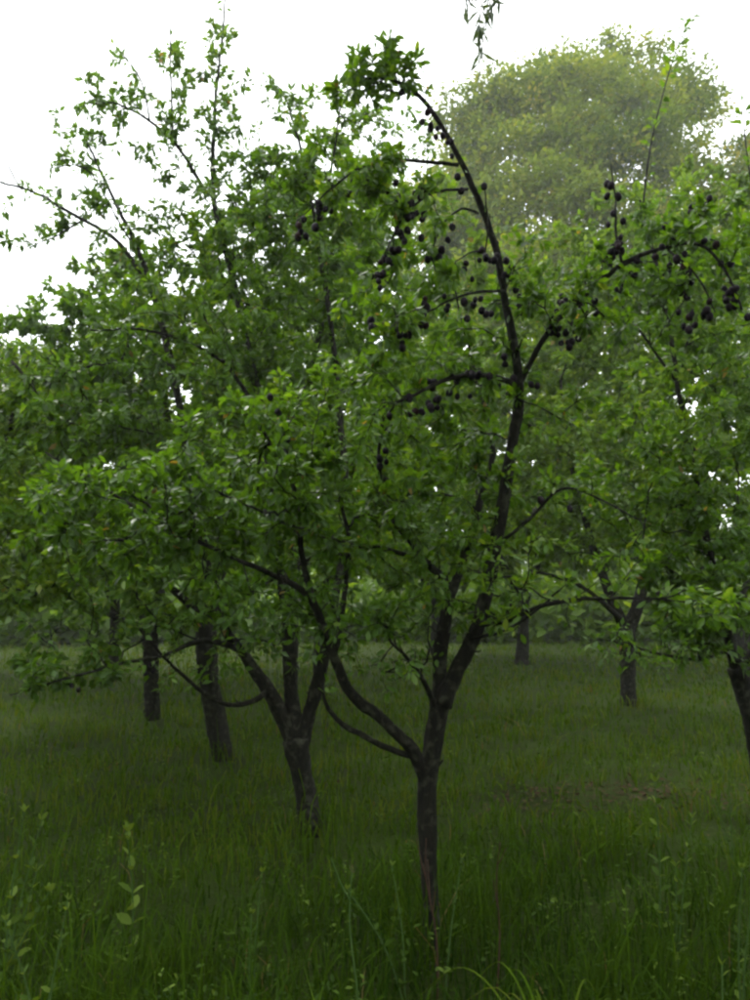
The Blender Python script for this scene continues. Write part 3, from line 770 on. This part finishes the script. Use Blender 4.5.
    for k, (px, py, Y, label, w, rx, rz, cyp) in enumerate(far):
        top = 600
        trunk = [(px, py, Y, w), (px + 1, py - 20, Y, w * .9), (px + 2, top, Y, w * .85)]
        limbs = [[(px + 2, top + 5, Y, w * .7), (px - 25, top - 50, Y, w * .5), (px - 50, top - 120, Y, 3)], [(px + 2, top + 5, Y, w * .7), (px + 22, top - 60, Y, w * .5), (px + 40, top - 160, Y, 3)]]
        blobs = [(px, cyp + 50, Y, rx * .8, rz, 2.2), (px, 555, Y, rx, 34, 2.2), (px - rx * .4, cyp + 80, Y, rx * .6, rz * .8, 2.0), (px + rx * .45, cyp + 70, Y, rx * .6, rz * .8, 2.0), (px + 10, cyp, Y, rx * .5, rz * .8, 1.8)] + ([(430, 260, Y, 70, 90, 1.6), (480, 330, Y, 80, 90, 1.6), (380, 230, Y, 60, 70, 1.5)] if Y == 12.5 else [])
        plum_tree(label, trunk, limbs, blobs, 480 if Y != 12.5 else 800, .0095 * Y, 46, 'far', seed=40 + k, min_z=1.9, twig_leaf=1.6, mat=M_LEAF_Y, twig_sides=3, sides=8, tip_r=.003)
orchard()

# ------------------------------------------------------------------ tall trees beyond the orchard
def tall_trees():
    def lobe(px, py, Y, rp, ry=None):
        s = pix_size(Y)
        return (W(px, py + 14, Y), (rp * s, (ry or rp * s), rp * s * .85))
    Y = 33
    L = [lobe(*q) for q in [(590, 95, Y, 60), (540, 110, Y - 1, 55), (640, 100, Y, 55), (680, 120, Y, 48), (500, 140, Y - 1, 52), (560, 160, Y - 2.5, 60), (620, 170, Y - 3, 65), (680, 190, Y - 2, 58),
                            (480, 200, Y - 1, 52), (530, 220, Y - 3, 62), (600, 240, Y - 4, 66), (670, 260, Y - 3, 64), (470, 260, Y - 2, 55), (540, 300, Y - 4, 66), (620, 330, Y - 4, 70), (700, 300, Y - 2, 60),
                            (500, 350, Y - 3, 62), (545, 245, Y - 5, 52), (505, 285, Y - 5, 50), (575, 300, Y - 5, 56), (474, 120, Y, 30), (498, 96, Y, 30), (456, 160, Y, 36), (450, 190, Y, 46), (436, 250, Y - 1, 50), (430, 320, Y - 1, 60), (440, 400, Y - 2, 64), (580, 400, Y - 3, 70), (560, 62, Y + 1, 38), (605, 48, Y + 1, 36), (640, 50, Y, 34), (672, 70, Y + 1, 36), (585, 70, Y - 2, 40), (635, 90, Y - 3, 42), (705, 95, Y + 1, 28), (520, 78, Y + 1, 30), (470, 130, Y, 30)]]
    r3 = np.random.default_rng(5)
    for k in range(110):
        c, rad = L[r3.integers(0, 26)]
        d = norm(r3.normal(size=3)); d[1] = -abs(d[1]) * .7; d[2] = d[2] * .9 + .2
        q = r3.uniform(16, 34) * pix_size(Y)
        L.append((c + norm(d) * np.asarray(rad) * r3.uniform(.8, 1.08), (q * 1.25, q, q * .7)))
    broad_tree('great rounded yellow-green broadleaf tree towering behind the orchard on the right', (8.8, 33.0), 27, .5, L, 125000, .24, M_LEAF_BIG, 61, 'linden_tree', 44)
    L = [lobe(*q) for q in [(790, 170, 30, 60), (770, 230, 29, 60), (840, 210, 30, 70), (800, 300, 28, 70), (870, 320, 30, 80), (750, 330, 28, 55), (820, 400, 28, 80), (748, 165, 31, 34), (738, 145, 32, 26), (758, 135, 32, 30), (722, 205, 30, 34), (765, 150, 31, 34), (715, 260, 29, 44)]]
    broad_tree('tall tree whose crown shows only at the right edge beside the great one', (17.5, 31), 20, .4, L, 36000, .2, M_LEAF_BIG, 62, 'linden_tree', 44)
    L = [lobe(*q) for q in [(-40, 400, 34, 60), (20, 380, 34, 45), (-10, 345, 35, 34), (60, 420, 34, 50), (-120, 380, 35, 80), (110, 440, 34, 50)]]
    broad_tree('low rounded distant tree on the left horizon under the sky', (-16, 35), 13, .3, L, 14000, .22, M_LEAF_BIG, 63, 'field_maple', 30)
    # the wood that closes the view
    r = np.random.default_rng(70)
    B = Batch()
    n = 12000
    a = np.concatenate([r.uniform(-.8, .8, 7000), r.uniform(.8, 2 * math.pi - .8, n - 7000)])
    b = np.abs((a + math.pi) % (2 * math.pi) - math.pi)            # belt beside and behind the viewer is unseen, added to shade the foreground
    R0 = np.interp(b, [.62, 1.25], [29, 9]); R = R0 + 23 * r.uniform(0, 1, n) ** 1.2
    h = (1.3 + (R - R0) * .42 + np.where(b > 1, 2.2, 0)) * (1 + .22 * np.sin(a * 9) + .15 * np.sin(a * 23 + 1)) * r.uniform(0, 1, n) ** 1.2
    q = np.stack([np.sin(a) * R, np.cos(a) * R, h + .3], 1)
    k = 9
    P = np.repeat(q, k, 0) + r.normal(0, .45, (n * k, 3))
    P[:, 2] = np.maximum(P[:, 2], .1)
    V, F, t = leaf_mesh_arrays(P, leaf_frames(r.normal(0, 1, (n * k, 3)) + [0, -.5, -.2], r), r.uniform(.34, .7, n * k), 'far', np.repeat(np.clip(r.normal(.36, .18, n), 0, .9), k))
    o = obj('wood_and_shade_belt', mesh_np('wood_and_shade_belt', V, F, t), M_LEAF_Y)
    o['kind'] = 'stuff'; o['label'] = 'belt of woodland closing the orchard, with an added shading part out of view'; o['category'] = 'woodland'
tall_trees()

def overhead_tree():
    """Slender-leaved tree beside the viewer; its drooping tips hang in at the top edge."""
    r = np.random.default_rng(81)
    x, y = 2.7, -.7
    z = float(ground_z(x, y))
    t = thing('willow_tree', 'overhead tree whose narrow drooping leaf tips hang into the top edge', 'tree', (x, y, z))
    tr = smooth_line(np.array([[x, y, z - .2, .2], [x, y, z + .2, .16], [x - .1, y + .1, 2, .13], [x - .4, y + .3, 4, .1], [x - .9, y + .8, 5.6, .06]]), .1)
    V, F = tube(tr[:, :3], tr[:, 3], 12, .05, 3)
    trunk_o = obj('trunk', mesh_np('trunk', V, F, smooth=True), M_BARK, t)
    tip = W(497, -60, 3.0)
    ends = [(tip + np.array([0, .1, .25]), .012), (np.array([-.6, .4, 6.2]), .015), (np.array([1.2, -.9, 6.6]), .015), (np.array([-.4, -1.4, 6.0]), .012), (np.array([2.6, .6, 6.0]), .012)]
    pts = []
    for k, (e, re) in enumerate(ends):
        a = tr[-8 - k * 2]
        L = smooth_line(np.vstack([[*a[:3], .05], [*(a[:3] * .45 + e * .55 + [0, 0, .45]), .03], [*e, re]]), .08)
        V, F = tube(L[:, :3], L[:, 3], 7, .04, k)
        obj('limb', mesh_np('limb', V, F, smooth=True), M_BARK, trunk_o)
        pts.append(L[len(L) // 3:, :3])
    LP, LD = [], []
    B = Batch()
    def hang(a, length, sway, n):
        Q = smooth_line(np.array([a, a + [sway[0] * .4, sway[1] * .4, -length * .35], a + [sway[0], sway[1], -length]]), .12)
        V, F = tube(Q, np.linspace(.003, .0012, len(Q)), 4 if a[1] > 2.6 else 3); B.add(V, F)
        u = r.uniform(len(Q) * .2, len(Q) - 1, n)
        LP.append(np.stack([np.interp(u, np.arange(len(Q)), Q[:, c]) for c in range(3)], 1)); LD.append(r.normal(0, .5, (n, 3)) + [sway[0], sway[1], -1.0])
    e = ends[0][0]
    for dx, ln, n in ((0, .64, 40), (.05, .74, 42), (-.04, .58, 36), (.09, .62, 32), (.13, .52, 30)):
        hang(e + [dx, r.normal(0, .05), 0], ln, (-.10 + r.normal(0, .03), r.normal(0, .04)), n)
    hang(W(562, -60, 3.0) + [0, 0, .1], .36, (.03, 0), 10)
    hang(W(688, -50, 3.0) + [0, 0, .1], .34, (0, 0), 10)
    L2 = smooth_line(np.vstack([[*e, .010], [*(W(562, -60, 3.0) + [0, 0, .12]), .007], [*(W(688, -50, 3.0) + [0, 0, .12]), .004]]), .06)
    V, F = tube(L2[:, :3], L2[:, 3], 5); obj('limb', mesh_np('limb', V, F, smooth=True), M_BARK, trunk_o)
    # unseen crown over the viewer, enlarged to shade the foreground
    for k in range(1300):
        L = pts[1 + k % 4]
        a = L[r.integers(0, len(L))] + r.normal(0, .8, 3) * [1.9, 1.5, .7] + [-.2, .5, -.2]
        a[1] = min(a[1], 2.9); a[2] = max(a[2], 4.3, 2.75 + .9 * a[1])
        hang(a, r.uniform(.3, .7), tuple(r.normal(0, .12, 2)), 26)
    o = obj('twigs', B.mesh('twigs'), M_TWIG, trunk_o); o['kind'] = 'stuff'
    LP, LD = np.vstack(LP), np.vstack(LD)
    V, F, tf = leaf_mesh_arrays(LP, leaf_frames(LD, r, .4), np.where((LP[:, 1] > 2.6) & (LP[:, 2] < 5), .09, .13) * r.uniform(.6, 1.3, len(LP)), 'narrow', r.uniform(0, 1, len(LP)))
    o = obj('crown', mesh_np('crown', V, F, tf), M_LEAF_GREY, t); o['kind'] = 'stuff'
overhead_tree()

# ------------------------------------------------------------------ grass
BARE = (2.05, 6.35)
def grass():
    r = np.random.default_rng(90)
    n = 125000
    # denser near the viewer, thinning with distance
    u = r.uniform(0, 1, n)
    y = .7 * (42 / .7) ** u
    x = r.uniform(-1, 1, n) * (y * .66 + 1.2)
    patch = np.exp(-(((x - BARE[0]) / 1.1) ** 2 + ((y - BARE[1]) / .55) ** 2))
    clump = np.sin(x * 2.7 + 1) * np.cos(y * 3.1) + np.sin(x * 6.1 - y * 5.3) * .7 + .5 * np.sin(x * 13 + y * 11)
    keep = (r.uniform(size=n) > patch * .85) & (r.uniform(size=n) < .75 + .2 * clump)
    x, y, clump = x[keep], y[keep], clump[keep]; n = len(x)
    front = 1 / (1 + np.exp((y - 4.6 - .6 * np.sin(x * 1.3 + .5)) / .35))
    hgt = (.115 + .095 * front) * (1 + .25 * clump) * r.lognormal(0, .33, n)
    for bx, by in FEET:                      # longer uncut growth round each trunk
        hgt = hgt * (1 + .9 * np.exp(-((x - bx) ** 2 + (y - by) ** 2) / .3 ** 2))
    hgt = np.clip(hgt, .05, .6)
    tall = r.uniform(size=n) < .012
    hgt[tall] *= 1.6
    wid = .003 * (1 + y * .36) * r.uniform(.6, 1.5, n)
    a = r.uniform(0, 6.283, n)
    side = np.stack([np.cos(a), np.sin(a), np.zeros(n)], 1)
    b = r.uniform(0, 6.283, n); lean = r.gamma(2.0, .22, n)
    ld = np.stack([np.cos(b), np.sin(b), np.zeros(n)], 1)
    P0 = np.stack([x, y, ground_z(x, y) - .01], 1)
    up = np.array([0, 0, 1.0])
    p1 = P0 + up * (hgt * .45)[:, None] + ld * (lean * hgt * .2)[:, None]
    p2 = P0 + up * (hgt * .82 / (1 + .25 * lean))[:, None] + ld * (lean * hgt * .6)[:, None]
    p3 = P0 + up * (hgt * .95 / (1 + .5 * lean))[:, None] + ld * (lean * hgt * 1.1)[:, None]
    w = (wid * .5)[:, None] * side
    V = np.stack([P0 - w, P0 + w, p1 - w, p1 + w, p2 - w * .7, p2 + w * .7, p3], 1).reshape(-1, 3)
    f = np.array([[0, 1, 3], [0, 3, 2], [2, 3, 5], [2, 5, 4], [4, 5, 6]])
    F = (np.arange(n)[:, None, None] * 7 + f[None]).reshape(-1, 3)
    tint = np.clip(.68 - .44 * front + .14 * clump + r.normal(0, .17, n), 0, .92)  # darker front growth, yellower beyond; foreground shade is put into this tint
    tint[r.uniform(size=n) < .012] = 1
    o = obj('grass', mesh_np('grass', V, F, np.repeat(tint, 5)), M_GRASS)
    o['kind'] = 'stuff'; o['label'] = 'long dark green meadow grass under the trees'; o['category'] = 'grass'
    # low broad-leaved herbs among the grass
    m = 1200
    y = 1.5 * (9 / 1.5) ** r.uniform(0, 1, m); x = r.uniform(-1, 1, m) * (y * .62 + .6)
    k = 9
    P = np.stack([x, y, ground_z(x, y) + r.uniform(.04, .24, m)], 1)
    P = np.repeat(P, k, 0) + r.normal(0, 1, (m * k, 3)) * [.03, .03, .04]
    D = r.normal(0, 1, (m * k, 3)) * [1, 1, .35] + [0, 0, .25]
    V, F, t = leaf_mesh_arrays(P, leaf_frames(D, r, 1.4), r.uniform(.015, .04, m * k), 'mid', np.clip(np.repeat(r.uniform(0, .8, m), k) + r.normal(0, .1, m * k), 0, 1))
    o = obj('ground_herbs', mesh_np('ground_herbs', V, F, t), M_WEED)
    o['kind'] = 'stuff'; o['label'] = 'low broad-leaved herbs mixed into the meadow grass'; o['category'] = 'ground cover'
    # fallen dead leaves on the bare patch
    m = 700
    x = r.normal(BARE[0], .75, m); y = r.normal(BARE[1], .36, m)
    P = np.stack([x, y, ground_z(x, y) + .015], 1)
    V, F, t = leaf_mesh_arrays(P, leaf_frames(r.normal(0, 1, (m, 3)) * [1, 1, .15], r, 3), r.uniform(.03, .07, m), 'mid', r.uniform(0, 1, m))
    o = obj('leaf_litter', mesh_np('leaf_litter', V, F, t), leaf_material('dead_leaf', [(0, (.03, .02, .01)), (1, (.07, .045, .024))], transl=.1, rough=.8, spec=.1))
    o['kind'] = 'stuff'; o['label'] = 'brown fallen leaves on the thin patch of grass'; o['category'] = 'leaf litter'
grass()

# ------------------------------------------------------------------ single plants in the meadow
WEED_BANK = None
def weed(name, label, px, py_top, Y, height, pairs, leaf, seed, lean=0.0, stem_mat=None, cat='plant', group=None, spread=1.0, stems=1, tint=(.4, .95), leaf_from=.15):
    r = np.random.default_rng(seed)
    top = W(px, py_top, Y)
    z = float(ground_z(top[0], Y))
    height = max(.12, top[2] - z)
    bx = top[0] - lean * height
    t = thing(name, label, cat, (bx, Y, z), group)
    for sidx in range(stems):
        dx = 0 if sidx == 0 else r.normal(0, .10 * spread); dy = 0 if sidx == 0 else r.normal(0, .08)
        h = height * (1 if sidx == 0 else r.uniform(.55, .95))
        L = smooth_line(np.array([[bx, Y, z - .02], [bx + lean * h * .35 + dx * .4 + r.normal(0, .01), Y + dy * .4, z + h * .5], [bx + lean * h + dx, Y + dy, z + h]]), .03)
        V, F = tube(L, np.linspace(.0048, .0022, len(L)), 5)
        obj('stem', mesh_np('stem', V, F, smooth=True), stem_mat or M_STEM_G, t)
        bank = leaf_bank(M_WEED)
        for i in range(pairs):
            f = leaf_from + (1 - leaf_from) * (i + .5) / pairs
            p = L[min(len(L) - 1, int(f * len(L)))]
            a0 = i * 1.57 + r.uniform(-.3, .3)
            for sgn in (0, math.pi):
                a = a0 + sgn
                el = .35 + .5 * f
                D = np.array([[math.cos(a) * math.cos(el), math.sin(a) * math.cos(el), math.sin(el)]])
                M = leaf_frames(D, r, 2.0)[0]; S = leaf * (1.15 - .55 * f) * r.uniform(.8, 1.2)
                o = bpy.data.objects.new('leaf', bank[int(r.uniform(*tint) * 7.99)])
                COL.objects.link(o); o.parent = t; o.matrix_parent_inverse = parent_inv(t)
                m4 = Matrix((M * S).T.tolist()).to_4x4(); m4.translation = Vector(p); o.matrix_basis = m4
        if True:
            for a in (0, 2.1, 4.2):
                M = leaf_frames(np.array([[math.cos(a) * .6, math.sin(a) * .6, .9]]), r, 1.0)[0]
                o = bpy.data.objects.new('leaf', bank[6]); COL.objects.link(o); o.parent = t; o.matrix_parent_inverse = parent_inv(t)
                m4 = Matrix((M * leaf * .6).T.tolist()).to_4x4(); m4.translation = Vector(L[-1]); o.matrix_basis = m4
    return t

def stalk(name, label, px, py_top, Y, mat, seed, lean=0., head=None, side=0, cat='plant'):
    r = np.random.default_rng(seed)
    top = W(px, py_top, Y); z = float(ground_z(top[0], Y)); h = top[2] - z; bx = top[0] - lean * h
    t = thing(name, label, cat, (bx, Y, z))
    L = smooth_line(np.array([[bx, Y, z - .03], [bx + lean * h * .3 + .012, Y, z + h * .4], [bx + lean * h * .75 - .01, Y, z + h * .75], [bx + lean * h, Y, z + h]]), .03)
    V, F = tube(L, np.linspace(.0045, .002, len(L)), 6, .05, seed)
    obj('stem', mesh_np('stem', V, F, smooth=True), mat, t)
    for i in range(side):
        j = int(len(L) * r.uniform(.4, .9)); a = r.uniform(0, 6.28); ln = r.uniform(.06, .16)
        e = L[j] + [math.cos(a) * ln * .6, math.sin(a) * ln * .3, ln]
        Q = smooth_line(np.array([L[j], (L[j] + e) / 2 + [0, 0, -.01], e]), .03)
        V, F = tube(Q, np.linspace(.003, .0015, len(Q)), 5)
        obj('side_stem', mesh_np('side_stem', V, F, smooth=True), mat, t)
    if head:
        B = Batch()
        for i in range(26):
            f = i / 26
            c = L[-1] + [r.normal(0, head * .12 * (1.1 - f)), r.normal(0, head * .12 * (1.1 - f)), (f - .7) * head]
            V, F, _ = leaf_mesh_arrays(c[None], leaf_frames(r.normal(0, .5, (1, 3)) + [0, 0, .8], r), np.array([head * .22]), 'far', np.array([0.]))
            B.add(V, F)
        obj('seed_head', B.mesh('seed_head'), M_STEM_S, t)
    return t

G = 'weeds and suckers standing in the front meadow'
weed('plum_sucker', 'bright upright leafy sucker alone in the grass at lower left', 127, 832, 3.4, .4, 8, .085, 201, -.05, group=G, tint=(.7, 1.0))
weed('plum_sucker', 'leafy sucker with pale top beside the bare patch at right', 655, 782, 3.6, .5, 9, .075, 202, .03, group=G, tint=(.5, .95), stems=1)
weed('meadow_weed', 'pale-leaved bushy weed at the left edge of the meadow', 24, 812, 3.2, .5, 8, .065, 203, .06, group=G, stems=4, tint=(.3, .9))
weed('meadow_weed', 'slender pale weed right of the leafy sucker at right', 692, 818, 3.5, .4, 7, .06, 204, .16, group=G, stems=2, tint=(.4, .95))
weed('meadow_weed', 'small green weed near the right edge above the bare patch', 728, 770, 4.6, .3, 5, .05, 205, 0, group=G, tint=(.2, .7), stems=2)
weed('meadow_weed', 'low leafy weed touching the left foot of the front trunk', 392, 866, 3.2, .3, 6, .045, 206, -.1, group=G, tint=(.2, .7), stems=2)
weed('meadow_weed', 'small weed just right of the front trunk with one side leaf', 462, 858, 3.2, .3, 6, .04, 207, .15, group=G, tint=(.2, .7))
weed('meadow_weed', 'dark leafy weed left of centre at the bottom edge', 262, 872, 3.1, .3, 6, .045, 208, .05, group=G, tint=(.2, .6), stems=2)
weed('meadow_weed', 'spreading pale weed at the bottom left below the upright sucker', 68, 900, 2.7, .3, 6, .045, 209, .1, group=G, tint=(.4, .9), stems=3)
weed('meadow_weed', 'bright leafy weed in the bottom right corner', 722, 965, 2.3, .2, 5, .04, 210, 0, group=G, tint=(.5, 1.0), stems=4, leaf_from=.3)
weed('meadow_weed', 'weed with small leaves at the right edge below the bare patch', 742, 868, 2.9, .3, 6, .04, 211, .05, group=G, tint=(.3, .8), stems=2)
stalk('dry_stalk', 'reddish dry stalk standing against the foot of the front trunk', 426, 838, 3.15, M_STEM_R, 221, -.06, side=3)
stalk('dry_stalk', 'thin brownish stalk standing right of the front trunk', 500, 842, 3.2, M_STEM_R, 222, .05, side=2)
stalk('seed_stalk', 'tall green stalk with pale bud at bottom centre left', 352, 868, 2.6, M_STEM_G, 223, -.02, head=.03, side=1)

def tuft(label, px, py, Y, n, ln, seed):
    r = np.random.default_rng(seed)
    c = W(px, py, Y); z = float(ground_z(c[0], Y))
    t = thing('grass_tuft', label, 'grass tuft', (c[0], Y, z), 'arching grass tufts at the front')
    for i in range(n):
        a = r.uniform(0, 6.28); l = ln * r.uniform(.6, 1.25); arch = r.uniform(.35, 1.0)
        d = np.array([math.cos(a), math.sin(a), 0]); b0 = np.array([c[0], Y, z]) + d * r.uniform(0, .05)
        L = smooth_line(np.array([b0 - [0, 0, .02], b0 + d * l * .2 * arch + [0, 0, l * .5], b0 + d * l * .55 * arch + [0, 0, l * (.78 - .15 * arch)], b0 + d * l * .95 * arch + [0, 0, l * (.85 - .55 * arch)]]), .04)
        sd = np.array([-d[1], d[0], 0]); w = np.sin(np.linspace(.5, math.pi, len(L)))[:, None] * .0045
        V = np.vstack([L - sd * w, L + [0, 0, -.002], L + sd * w]); m = len(L); j = np.arange(m - 1)
        F = np.vstack([np.stack([j, j + m, j + m + 1, j + 1], 1), np.stack([j + m, j + 2 * m, j + 2 * m + 1, j + m + 1], 1)])
        obj('blade', mesh_np('blade', V, F, np.full(len(F), r.uniform(.75, .96))), M_GRASS, t)
tuft('arching long-bladed grass tuft at the bottom edge, right of the front trunk', 556, 1010, 2.35, 54, .55, 231)
tuft('small arching grass tuft at the bottom edge near the left sucker', 180, 1000, 2.4, 30, .3, 232)

# ------------------------------------------------------------------ thin haze standing in for lens glare
def haze():
    x0, x1, y0, y1, z0, z1 = -420, 420, -70, 620, -1.2, 30
    V = np.array([[x, y, z] for x in (x0, x1) for y in (y0, y1) for z in (z0, z1)], float)
    F = np.array([[0, 1, 3, 2], [4, 6, 7, 5], [0, 4, 5, 1], [2, 3, 7, 6], [0, 2, 6, 4], [1, 5, 7, 3]])
    m = bpy.data.materials.new('haze'); m.use_nodes = True
    n, l = m.node_tree.nodes, m.node_tree.links
    n.clear()
    out = n.new('ShaderNodeOutputMaterial'); pv = n.new('ShaderNodeVolumePrincipled')
    pv.inputs['Color'].default_value = (.93, .95, .95, 1)
    pv.inputs['Density'].default_value = HAZE
    pv.inputs['Anisotropy'].default_value = .3
    l.new(pv.outputs[0], out.inputs['Volume'])
    o = obj('haze', mesh_np('haze', V, F), m)
    o['kind'] = 'stuff'; o['label'] = 'thin even haze over the whole orchard, standing in for lens glare'
HAZE = 0.0012
haze()
